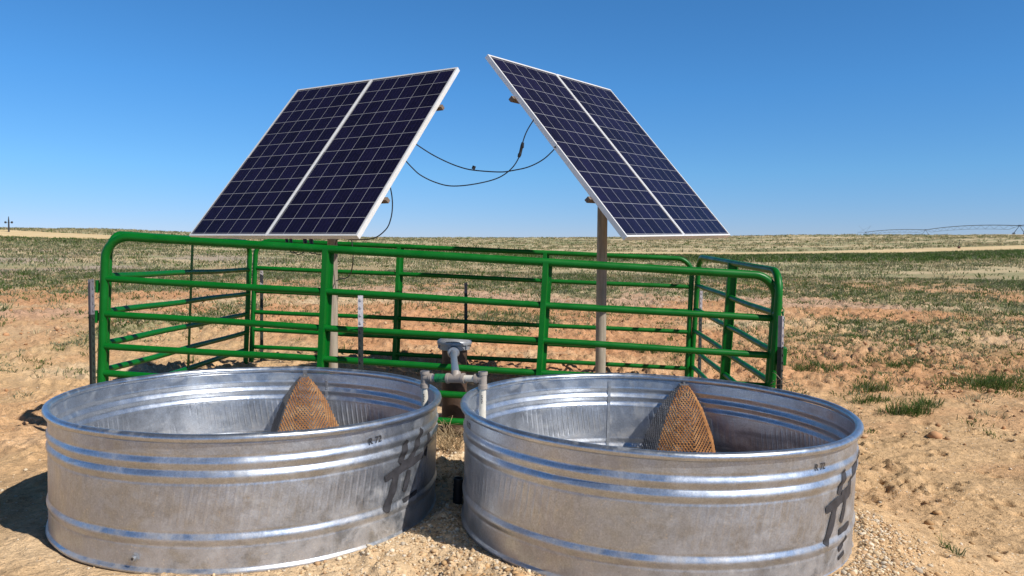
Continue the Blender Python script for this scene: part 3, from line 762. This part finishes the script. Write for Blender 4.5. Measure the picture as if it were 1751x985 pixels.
gF = make_gate('long green gate panel standing right behind the two tanks', (-.58, 5.6122, -1.2193), -.0124, -.052, -.0107, 4.844, [-.808, .775], rt=.030, r=.0245)
gB = make_gate('long green gate panel at the back of the pen, partly shaded', (-.4948, 8.5712, -1.1605), -.0466, -.0353, .0332, 4.844, [-.791, .827])
gL = make_gate('short green gate panel closing the left side of the pen', (-2.9802, 7.163, -1.0885), 1.5565, -.0071, -.0431, 2.94, [-.039], thick=.012)
gR = make_gate('short green gate panel closing the right side of the pen', (1.9089, 6.9965, -1.2665), -1.615, -.0309, .0432, 2.94, [.058], thick=.034)
# hinge lugs on the left end, latch on the right end of the front gate
h = 4.844 / 2
for z in (.78, .56):
    b = MB(); b.tube([(-h - .052, 0, z), (-h - .052, 0, z + .09)], .013, 10); b.box((-h - .03, 0, z + .045), .05, .012, .06); b.build('hinge_lug', GREEN, gF)
b = MB(); b.box((1.47 + .0, .05, .60), .10, .05, .13); b.build('latch_box', GREEN, gR, bevel=.006)
# chain at the right corner
def chain():
    a = gF.matrix_world @ Vector((h - .03, -.045, HS[0] - .06)); bq = gF.matrix_world @ Vector((h + .035, -.05, HS[0] - .50))
    root = empty('chain', 'short green chain hanging at the right gate corner', 'chain', loc=a)
    pts = spline([(0, 0, 0), Vector((.035, -.012, -.10)), Vector((.058, -.02, -.25)), bq - a], 20); mb = MB()
    L = [0]; 
    for p, q in zip(pts[:-1], pts[1:]): L.append(L[-1] + (q - p).length)
    s = 0; k = 0
    while s < L[-1]:
        i = max(j for j in range(len(L)) if L[j] <= s); i = min(i, len(pts) - 2); p = pts[i]; t = (pts[i + 1] - pts[i]).normalized()
        sd_ = t.cross(Vector((0, 1, 0))).normalized() if k % 2 else t.cross(Vector((1, 0, 0))).normalized()
        loop = [p + t * (.019 * math.cos(q)) + sd_ * (.011 * math.sin(q)) for q in [2 * math.pi * j / 10 for j in range(11)]]
        mb.tube(loop, .0036, 6, False); s += .028; k += 1
    mb.build('chain_links', TAPE, root)
chain()

# ------------------------------------------------------------------ T POSTS
def t_post(x, y, ztop, label, top_len, topmat, yaw=0.0):
    z0 = gz1(x, y)
    root = empty('t_post', label, 'fence post', loc=(x, y, z0), group='steel fence posts round the pen'); root.rotation_euler = (random.uniform(-.01, .01), random.uniform(-.012, .012), yaw)
    H = ztop - z0
    def seg(z1, z2, name, mat, studs):
        b = MB(); b.box((0, -.014, (z1 + z2) / 2), .036, .005, z2 - z1); b.box((0, .0035, (z1 + z2) / 2), .005, .030, z2 - z1)
        if studs:
            z = z1 + .03
            while z < z2: b.box((0, -.0195, z), .012, .008, .016); z += .054
        return b.build(name, mat, root, 20)
    seg(-.15, H - top_len, 'shaft', TPOST, True); seg(H - top_len, H, 'painted_top', topmat, True)
    return root
t_post(-3.01, 5.55, EYE - .214, 'dark steel fence post with grey top left of the front gate', .25, TTOPG, 1.35)
t_post(-1.066, 5.49, EYE - .309, 'dark steel fence post with white top in front of the front gate', .22, TTOP, .1)
t_post(1.885, 5.44, EYE - .427, 'steel fence post with pale top tied to the right gate corner', .22, TTOPM, .9)
t_post(-.517, 8.75, EYE - .337, 'thin dark fence post behind the middle of the back gate', .12, TTOPG, .1)
t_post(-2.84, 8.80, EYE - .224, 'fence post with pale top at the back left corner of the pen', .2, TTOPM, .3)
t_post(2.105, 8.68, EYE - .407, 'fence post with pale top at the back right corner of the pen', .22, TTOPM, .4)

# wire ties
def wire(name, label, ctr, rad, n, mat=None, seed=1, tall=.06):
    rd = random.Random(seed); P = []
    for i in range(n):
        a = i * 1.9; P.append(Vector((rad * math.cos(a) * rd.uniform(.7, 1.3), rad * math.sin(a) * rd.uniform(.7, 1.3), rd.uniform(-tall, tall))))
    P.append(P[-1] + Vector((.07, -.05, .03)))
    o = MB().tube(spline(P, 5), .0022, 5).build(name, mat or WIRE); o.location = ctr; return tag(o, label, 'wire')
wire('tie_wire', 'twisted tie wire round the white topped middle fence post', (-1.066, 5.52, .72), .035, 9, seed=3)
wire('tie_wire', 'loose tie wire round the post at the right gate corner', (1.885, 5.46, .36), .05, 10, seed=5, tall=.05)

# ------------------------------------------------------------------ SOLAR ARRAYS
def solar_array(label, c, az_, tl, ro, pole_xy, sc_label, yellow=False):
    C0 = Vector((c[0], c[1], c[2] + EYE))
    N = Vector((math.sin(az_) * math.cos(tl), -math.cos(az_) * math.cos(tl), math.sin(tl))); U = Vector((math.cos(az_), math.sin(az_), 0)); V = N.cross(U)
    U2 = U * math.cos(ro) + V * math.sin(ro); V2 = N.cross(U2)
    zg = gz1(*pole_xy); O = Vector((pole_xy[0], pole_xy[1], zg))
    root = empty('solar_array', label, 'solar array', loc=O, group='pole mounted solar arrays')
    C = C0 - O; ax = (U2, V2, N)
    P = lambda u, v, n=0: C + U2 * u + V2 * v + N * n
    HW, HH, D = .497, .98, .040
    for s in (-1, 1):
        u0 = s * .5; f = MB()
        for e in (-1, 1):
            f.box(P(u0 + e * (HW - .008), 0, -D / 2), .016, 2 * HH, D, ax)
            f.box(P(u0, e * (HH - .008), -D / 2), 2 * HW - .032, .016, D, ax)
            f.box(P(u0 + e * (HW - .016), 0, -D + .0012), .028, 2 * HH - .04, .002, ax)
        fr = f.build('solar_panel', ALU, root, 20)
        me = bpy.data.meshes.new('cell_sheet'); a, b = HW - .014, HH - .014
        me.from_pydata([P(u0 - a, -b, -.004), P(u0 + a, -b, -.004), P(u0 + a, b, -.004), P(u0 - a, b, -.004)], [], [(0, 1, 2, 3)])
        uv = me.uv_layers.new(name='UVMap'); mx, my = .06, .10
        off = 20 * (s + 2) + int(abs(az_ * 50)) * 3
        for i, q in enumerate(((-mx, -my), (6 + mx, -my), (6 + mx, 12 + my), (-mx, 12 + my))): uv.data[i].uv = (q[0] + off, q[1] + off)
        me.materials.append(CELL); o = bpy.data.objects.new('cell_sheet', me); COL.objects.link(o); o.parent = fr
        bs = MB(); bs.box(P(u0, 0, -.0085), 2 * a, 2 * b, .004, ax); bs.build('backsheet', WHITE, fr, 20)
        j = MB(); j.box(P(u0, HH - .18, -.03), .11, .10, .025, ax); j.build('junction_box', BLACK, fr, bevel=.004)
    for v in (.52, -.56):
        b = MB(); b.box(P(0, v, -D - .022), 2.05, .030, .040, ax)
        b.build('support_beam', BEAM, root, 20)
    b = MB()
    for u in (-.35, .35): b.box(P(u, 0, -D - .065), .05, 1.35, .04, ax)
    b.box(P(0, 0, -D - .11), .80, .07, .05, ax); b.build('mount_frame', STEEL, root, 20)
    top = P(0, 0, -D - .13); tp = Vector((0, 0, top.z))
    b = MB(); b.tube([tp + Vector((0, 0, -.22)), tp + Vector((0, 0, -.03)), top], .056, 16); b.build('pole_bracket', STEEL, root)
    b = MB(); b.tube([(0, 0, -.2), (0, 0, (tp.z - .1) * .5), tp - Vector((0, 0, .08))], [.046, .045, .044], 20); b.build('pole', POLE, root)
    if yellow:
        y = spline([(-.045, -.03, .62), (-.052, -.04, .45), (-.06, -.035, .33), (-.03, -.055, .22), (.02, -.06, .12), (.06, -.08, .03)], 6)
        MB().tube(y, .009, 8).build('cable_sleeve', YEL, root)
    return root, P, O
aL, PL, OL = solar_array('solar array of two panels on the left, facing left of the camera', (-1.6719, 6.8822, .8757), -.5518, .6984, -.0072, (-1.60, 6.93), '', True)
aR, PR, ORr = solar_array('solar array of two panels on the right, facing right of the camera', (.9096, 6.8266, .895), .9021, .7089, .0374, (.79, 6.86), '')
# plug connectors below the left array
for k, u in enumerate((.15, .20, .36, .43)):
    p = PL(u, -.93, -.06); q = p + Vector((.01, -.01, -.06 - .01 * (k % 2)))
    b = MB(); b.tube([p, q], .012 if k < 2 else .016, 10); b.tube(spline([q, q + Vector((.005, .02, -.05)), q + Vector((.05, .06, -.08)), q + Vector((.10, .2, -.02))], 6), .004, 6)
    b.build('cable_connector', BLACK, aL)
cabs = [('black cable hanging between the arrays with a small clip, the upper one at left', [(-.808, 6.43, 2.132), (-.68, 6.4, 2.048), (-.556, 6.35, 1.981), (-.434, 6.3, 1.929), (-.313, 6.25, 1.897), (-.101, 6.15, 1.874), (.013, 6.12, 1.886), (.127, 6.08, 1.91), (.238, 6.05, 1.966), (.331, 6.03, 2.053)]),
        ('black cable sagging lowest between the arrays, with a thick inline connector', [(-.889, 6.36, 1.999), (-.814, 6.33, 1.92), (-.74, 6.3, 1.857), (-.62, 6.28, 1.8), (-.49, 6.25, 1.77), (-.311, 6.22, 1.783), (-.125, 6.2, 1.829), (-.01, 6.17, 1.905), (.054, 6.15, 2.008), (.08, 6.15, 2.122), (.112, 6.15, 2.204), (.166, 6.14, 2.29)]),
        ('black cable looping down beside the left array', [(-.975, 6.18, 1.779), (-.959, 6.2, 1.684), (-.958, 6.22, 1.592), (-.975, 6.24, 1.5), (-1.015, 6.26, 1.421), (-1.116, 6.3, 1.351), (-1.278, 6.4, 1.337), (-1.467, 6.6, 1.349), (-1.56, 6.86, 1.30)]),
        ('black cable drooping beside the left pole behind the front gate', [(-1.36, 6.6, 1.34), (-1.35, 6.6, 1.16), (-1.40, 6.68, 1.03), (-1.50, 6.8, 1.0), (-1.555, 6.88, .98)])]
for i, (lab, P_) in enumerate(cabs):
    O = Vector(P_[0]); root = empty('power_cable', lab, 'cable', loc=O, group='black cables of the solar arrays')
    MB().tube([p - O for p in spline(P_, 8)], .0048, 8).build('cable', BLACK, root)
    if i == 0: MB().tube([Vector((-.318, 6.25, 1.905)) - O, Vector((-.308, 6.25, 1.93)) - O], .014, 10).build('clip', BLACK, root); MB().tube([Vector((.325, 6.03, 2.045)) - O, Vector((.345, 6.035, 2.075)) - O], .015, 10).build('end_plug', BLACK, root)
    if i == 1: MB().tube([Vector(p) - O for p in ((.045, 6.15, 1.99), (.052, 6.15, 2.012), (.056, 6.15, 2.02), (.066, 6.15, 2.065), (.07, 6.15, 2.07), (.076, 6.15, 2.105))], [.011, .015, .012, .012, .016, .011], 12).build('inline_connector', BLACK, root)

# ------------------------------------------------------------------ WELL + PIPES
wx, wy = -.426, 5.78; wz = gz1(wx, wy)
well = empty('well_casing', 'rusty brown well casing with a grey cap behind the front gate', 'well', loc=(wx, wy, wz))
HC = .565 - wz
b = MB(); b.lathe([(.088, -.2), (.093, -.1), (.093, HC), (.086, HC), (.086, HC - .03), (.001, HC - .03)], 40); b.build('casing', CASING, well)
b = MB(); b.lathe([(.097, HC - .05), (.115, HC - .045), (.116, HC - .012), (.128, HC - .008), (.131, HC + .008), (.126, HC + .02), (.112, HC + .028), (.075, HC + .066), (.03, HC + .070), (.001, HC + .070)], 40)
capo = b.build('well_cap', CAPM, well)
for k in range(6):
    b = MB(); a = R(60 * k + 20); p = Vector((.122 * math.cos(a), .122 * math.sin(a), HC - .02)); b.tube([p + Vector((0, 0, -.014)), p + Vector((0, 0, .04))], .007, 6)
    b.build('cap_bolt', STEEL, capo)
# pipe manifold
zt = EYE - .655
mx, my = -.30, 4.0
xL, yL, xR, yR = -.453, 4.05, -.145, 3.94
pipe = empty('water_pipe', 'grey and white pipe manifold feeding both tanks from the well', 'water pipe', loc=(mx, my, 0))
O = Vector((mx, my, 0)); w_ = lambda x, y, z: Vector((x, y, z)) - O
zLf, zRf = EYE - .658, EYE - .642
eL, eR = w_(xL, yL, zLf), w_(xR, yR, zRf); dr = (eR - eL).normalized(); LL = (eR - eL).length
tee = eL + dr * (LL * .54)
# feed pipe rising slightly toward the casing
fl = w_(-.425, 5.67, EYE - .730)
b = MB(); b.tube([tee + Vector((0, .01, .006)), tee.lerp(fl, .5), fl], .022, 16); b.build('feed_pipe', STEEL, pipe)
b = MB(); d = (fl - tee).normalized(); b.tube([fl - d * .05, fl - d * .02, fl + d * .02], [.038, .046, .046], 18); b.build('pipe_flange', STEEL, pipe)
b = MB(); b.tube([tee - dr * .05, tee + dr * .05], .024, 18); b.tube([tee, tee + Vector((0, .02, .028))], .025, 16); b.tube([tee - dr * .05, tee - dr * .036], .027, 18); b.tube([tee + dr * .036, tee + dr * .05], .027, 18); b.build('tee_fitting', PVCG, pipe)
b = MB(); b.tube([eL + dr * .04, tee - dr * .045], .0185, 16); b.build('cross_pipe', STEEL, pipe)
b = MB(); b.tube([tee + dr * .045, eR - dr * .03], .0175, 16); b.build('cross_pipe', PVC, pipe)
# green tape wrapped on the left run
b = MB(); q0, q1 = eL + dr * .062, tee - dr * .052; n = 24
b.tube([q0.lerp(q1, i / n) for i in range(n + 1)], [.0215 + .0022 * ((i * 7919) % 5) / 4 for i in range(n + 1)], 16); b.build('tape_wrap', TAPE, pipe)
for e, dd, bot in ((eL, dr, .30), (eR, -dr, .12)):
    b = MB(); b.tube([e + Vector((0, 0, -.052)), e + Vector((0, 0, -.030)), e + Vector((0, 0, -.028)), e + Vector((0, 0, .018)), e + Vector((0, 0, .020)), e + Vector((0, 0, .036))], [.0245, .0245, .021, .021, .0245, .0245], 18, False)
    b.tube([e + Vector((0, 0, .036)), e + Vector((0, 0, .0361)), e + Vector((0, 0, .004))], [.0245, .018, .018], 18, False)
    b.tube([e + Vector((0, 0, .004)), e + Vector((0, 0, .0035))], .018, 18)
    b.tube([e, e + dd * .03], .022, 16); b.tube([e + dd * .028, e + dd * .044], .0245, 16); b.build('tee_end', PVCG, pipe)
    b = MB(); b.tube([e + Vector((0, 0, -.04)), Vector((e.x, e.y, bot))], .0175, 16); dp = b.build('drop_pipe', PVC, pipe)
    # faint printed line on the pipe
    t_ = MB()
    for k in range(5): t_.box((e.x - .004 + .002 * (k % 2), e.y - .0177, e.z - .085 - k * .009), .006, .0006, .005)
    t_.build('pipe_print', INK, dp)
# black pipe stub by the right tank
b = MB(); px_, py_ = -.262, 3.80
pr = [(.023 + (.003 if i % 2 else 0), -.04 + i * .012) for i in range(15)]; b.lathe(pr + [(.019, pr[-1][1]), (.019, .05), (.001, .05)], 24)
o = b.build('pipe_stub', BLACK); o.location = (px_, py_, gz1(px_, py_)); o.rotation_euler = (.06, .05, 0); tag(o, 'short black plastic pipe stub against the left side of the right tank', 'pipe')

# ------------------------------------------------------------------ DRY WEED at the right gate corner
def dry_weed(x, y, label, n=26, H=.55, seed=2):
    rd = random.Random(seed); b = MB()
    for i in range(n):
        a = rd.uniform(0, 6.28); h_ = H * rd.uniform(.4, 1); ln = h_ * rd.uniform(.2, .9)
        p0 = Vector((rd.uniform(-.06, .06), rd.uniform(-.06, .06), -.01)); p1 = p0 + Vector((math.cos(a) * ln * .5, math.sin(a) * ln * .5, h_ * .6)); p2 = p0 + Vector((math.cos(a) * ln, math.sin(a) * ln, h_))
        P = spline([p0, p1, p2], 4); b.tube(P, [.0028 - .0018 * j / len(P) for j in range(len(P))], 5)
        for k in range(4):
            q = P[2 + k]; a2 = a + rd.uniform(-1.6, 1.6); l2 = rd.uniform(.06, .2); b.tube([q, q + Vector((math.cos(a2) * l2 * .6, math.sin(a2) * l2 * .6, l2 * rd.uniform(.2, .8))), q + Vector((math.cos(a2 + .4) * l2, math.sin(a2 + .4) * l2, l2 * rd.uniform(.1, .9)))], [.0017, .0013, .0008], 4)
    o = b.build('dry_weed', mat_plain('dry_stems', (.36, .27, .16), .9, 0, .2)); o.location = (x, y, gz1(x, y)); tag(o, label, 'weed')
dry_weed(1.55, 6.15, 'tangled dry weed caught against the right side gate', 46, .52)
dry_weed(1.80, 5.80, 'smaller dry weed at the foot of the right gate corner', 22, .40, 9)
dry_weed(1.62, 3.20 + 1.9, 'wispy dry weed just behind the right tank', 10, .25, 12)
dry_weed(-.40, 5.10, 'dry grass stems at the foot of the well casing', 26, .20, 4)

# ------------------------------------------------------------------ FAR OBJECTS
# utility pole at the left
ux, uy = -96.9, 150; uz = float(terrain(np.array([ux]), np.array([uy]))[0])
up = empty('utility_pole', 'thin dark utility pole with two insulators at the left edge', 'utility pole', loc=(ux, uy, uz))
ht = EYE + 6.24 - uz
MB().tube([(0, 0, -.3), (0, 0, ht * .72), (0, 0, ht)], [.16, .13, .05], 10).build('pole', DARKM, up)
MB().box((0, 0, ht * .62), 1.3, .05, .05).build('crossarm', DARKM, up)
for s in (-1, 1): MB().lathe([(.0, -.22), (.17, -.17), (.2, 0), (.15, .17), (0, .22)], 10, (s * .62, 0, ht * .62 + .06)).build('insulator', DARKM, up)
# marker post
mx_, my_ = 86.0, 150.0; mz = float(terrain(np.array([mx_]), np.array([my_]))[0]) + .18
mk = empty('marker_post', 'thin marker post with a dark red base by the road at right', 'marker post', loc=(mx_, my_, mz))
MB().tube([(0, 0, .3), (0, 0, 1.65)], .05, 8).build('rod', DARKM, mk)
MB().lathe([(.0, 0), (.24, .02), (.24, .34), (.1, .42), (0, .42)], 12).build('base', mat_plain('dark_red', (.10, .03, .02), .7), mk)
# centre pivot irrigation
def pivot():
    T = [(278.0, 620, 14.15), (253.0, 480, 15.25), (222.0, 343, 12.95), (196, 215, 9.4)]
    def tz(x, y): return float(terrain(np.array([x]), np.array([y]))[0])
    pts = []
    for k, (px_, d, _) in enumerate([(1478, 620, 0), (1580, 480, 0), (1740, 345, 0), (2060, 235, 0)]):
        x = (px_ - 875.5) / F_PX * d; row = [397.3, 393.2, 386, 374][k]; z = EYE + (432.3 + .0078 * (px_ - 875.5) - row) / F_PX * d
        pts.append(Vector((x, d, z)))
    root = empty('irrigation_pivot', 'long centre pivot irrigation machine on the right horizon', 'irrigation machine', loc=(pts[0].x, pts[0].y, tz(pts[0].x, pts[0].y)))
    O = Vector(root.location)
    for p in pts[:3]:
        g = tz(p.x, p.y); b = MB(); dirv = (pts[1] - pts[0]).normalized(); sx = Vector((-dirv.y, dirv.x, 0))
        for s in (-1, 1):
            for e in (-1, 1): b.tube([p - O, Vector((p.x, p.y, g + .8)) - O + sx * 2.2 * s + dirv * .25 * e], .09, 6)
            c = Vector((p.x, p.y, g + .6)) - O + sx * 2.2 * s
            b.tube([c - dirv * .15, c + dirv * .15], .6, 14)
        b.box(p - O, .7, .7, .7); b.build('tower', FARM, root)
    for p, q, arch in ((pts[0], pts[1], 1.9), (pts[1], pts[2], 2.2), (pts[2], pts[3], 2.2)):
        b = MB(); n = 12; top = [p.lerp(q, i / n) + Vector((0, 0, arch * 4 * (i / n) * (1 - i / n) * .55)) - O for i in range(n + 1)]
        b.tube(top, .17, 6)
        low = [t + Vector((0, 0, -1.9 if 0 < i < n else 0)) for i, t in enumerate(top)]
        b.tube(low, .07, 5)
        for i in range(n):
            m_ = (low[i] + low[i + 1]) / 2
            b.tube([top[i], m_], .06, 5); b.tube([top[i + 1], m_], .06, 5)
        b.build('span', FARM, root)
    b = MB(); p = pts[0] - O; e = p + (pts[0] - pts[1]).normalized() * 26 + Vector((0, 0, .2)); b.tube([p, e], .1, 6)
    for s in (.25, -.35): b.tube([p, p + Vector((8 * s * 2, 0, 5.2))], .05, 5)
    b.tube([p + Vector((4, 0, 5.2)), p.lerp(e, .8)], .04, 5); b.build('end_boom', FARM, root)
pivot()
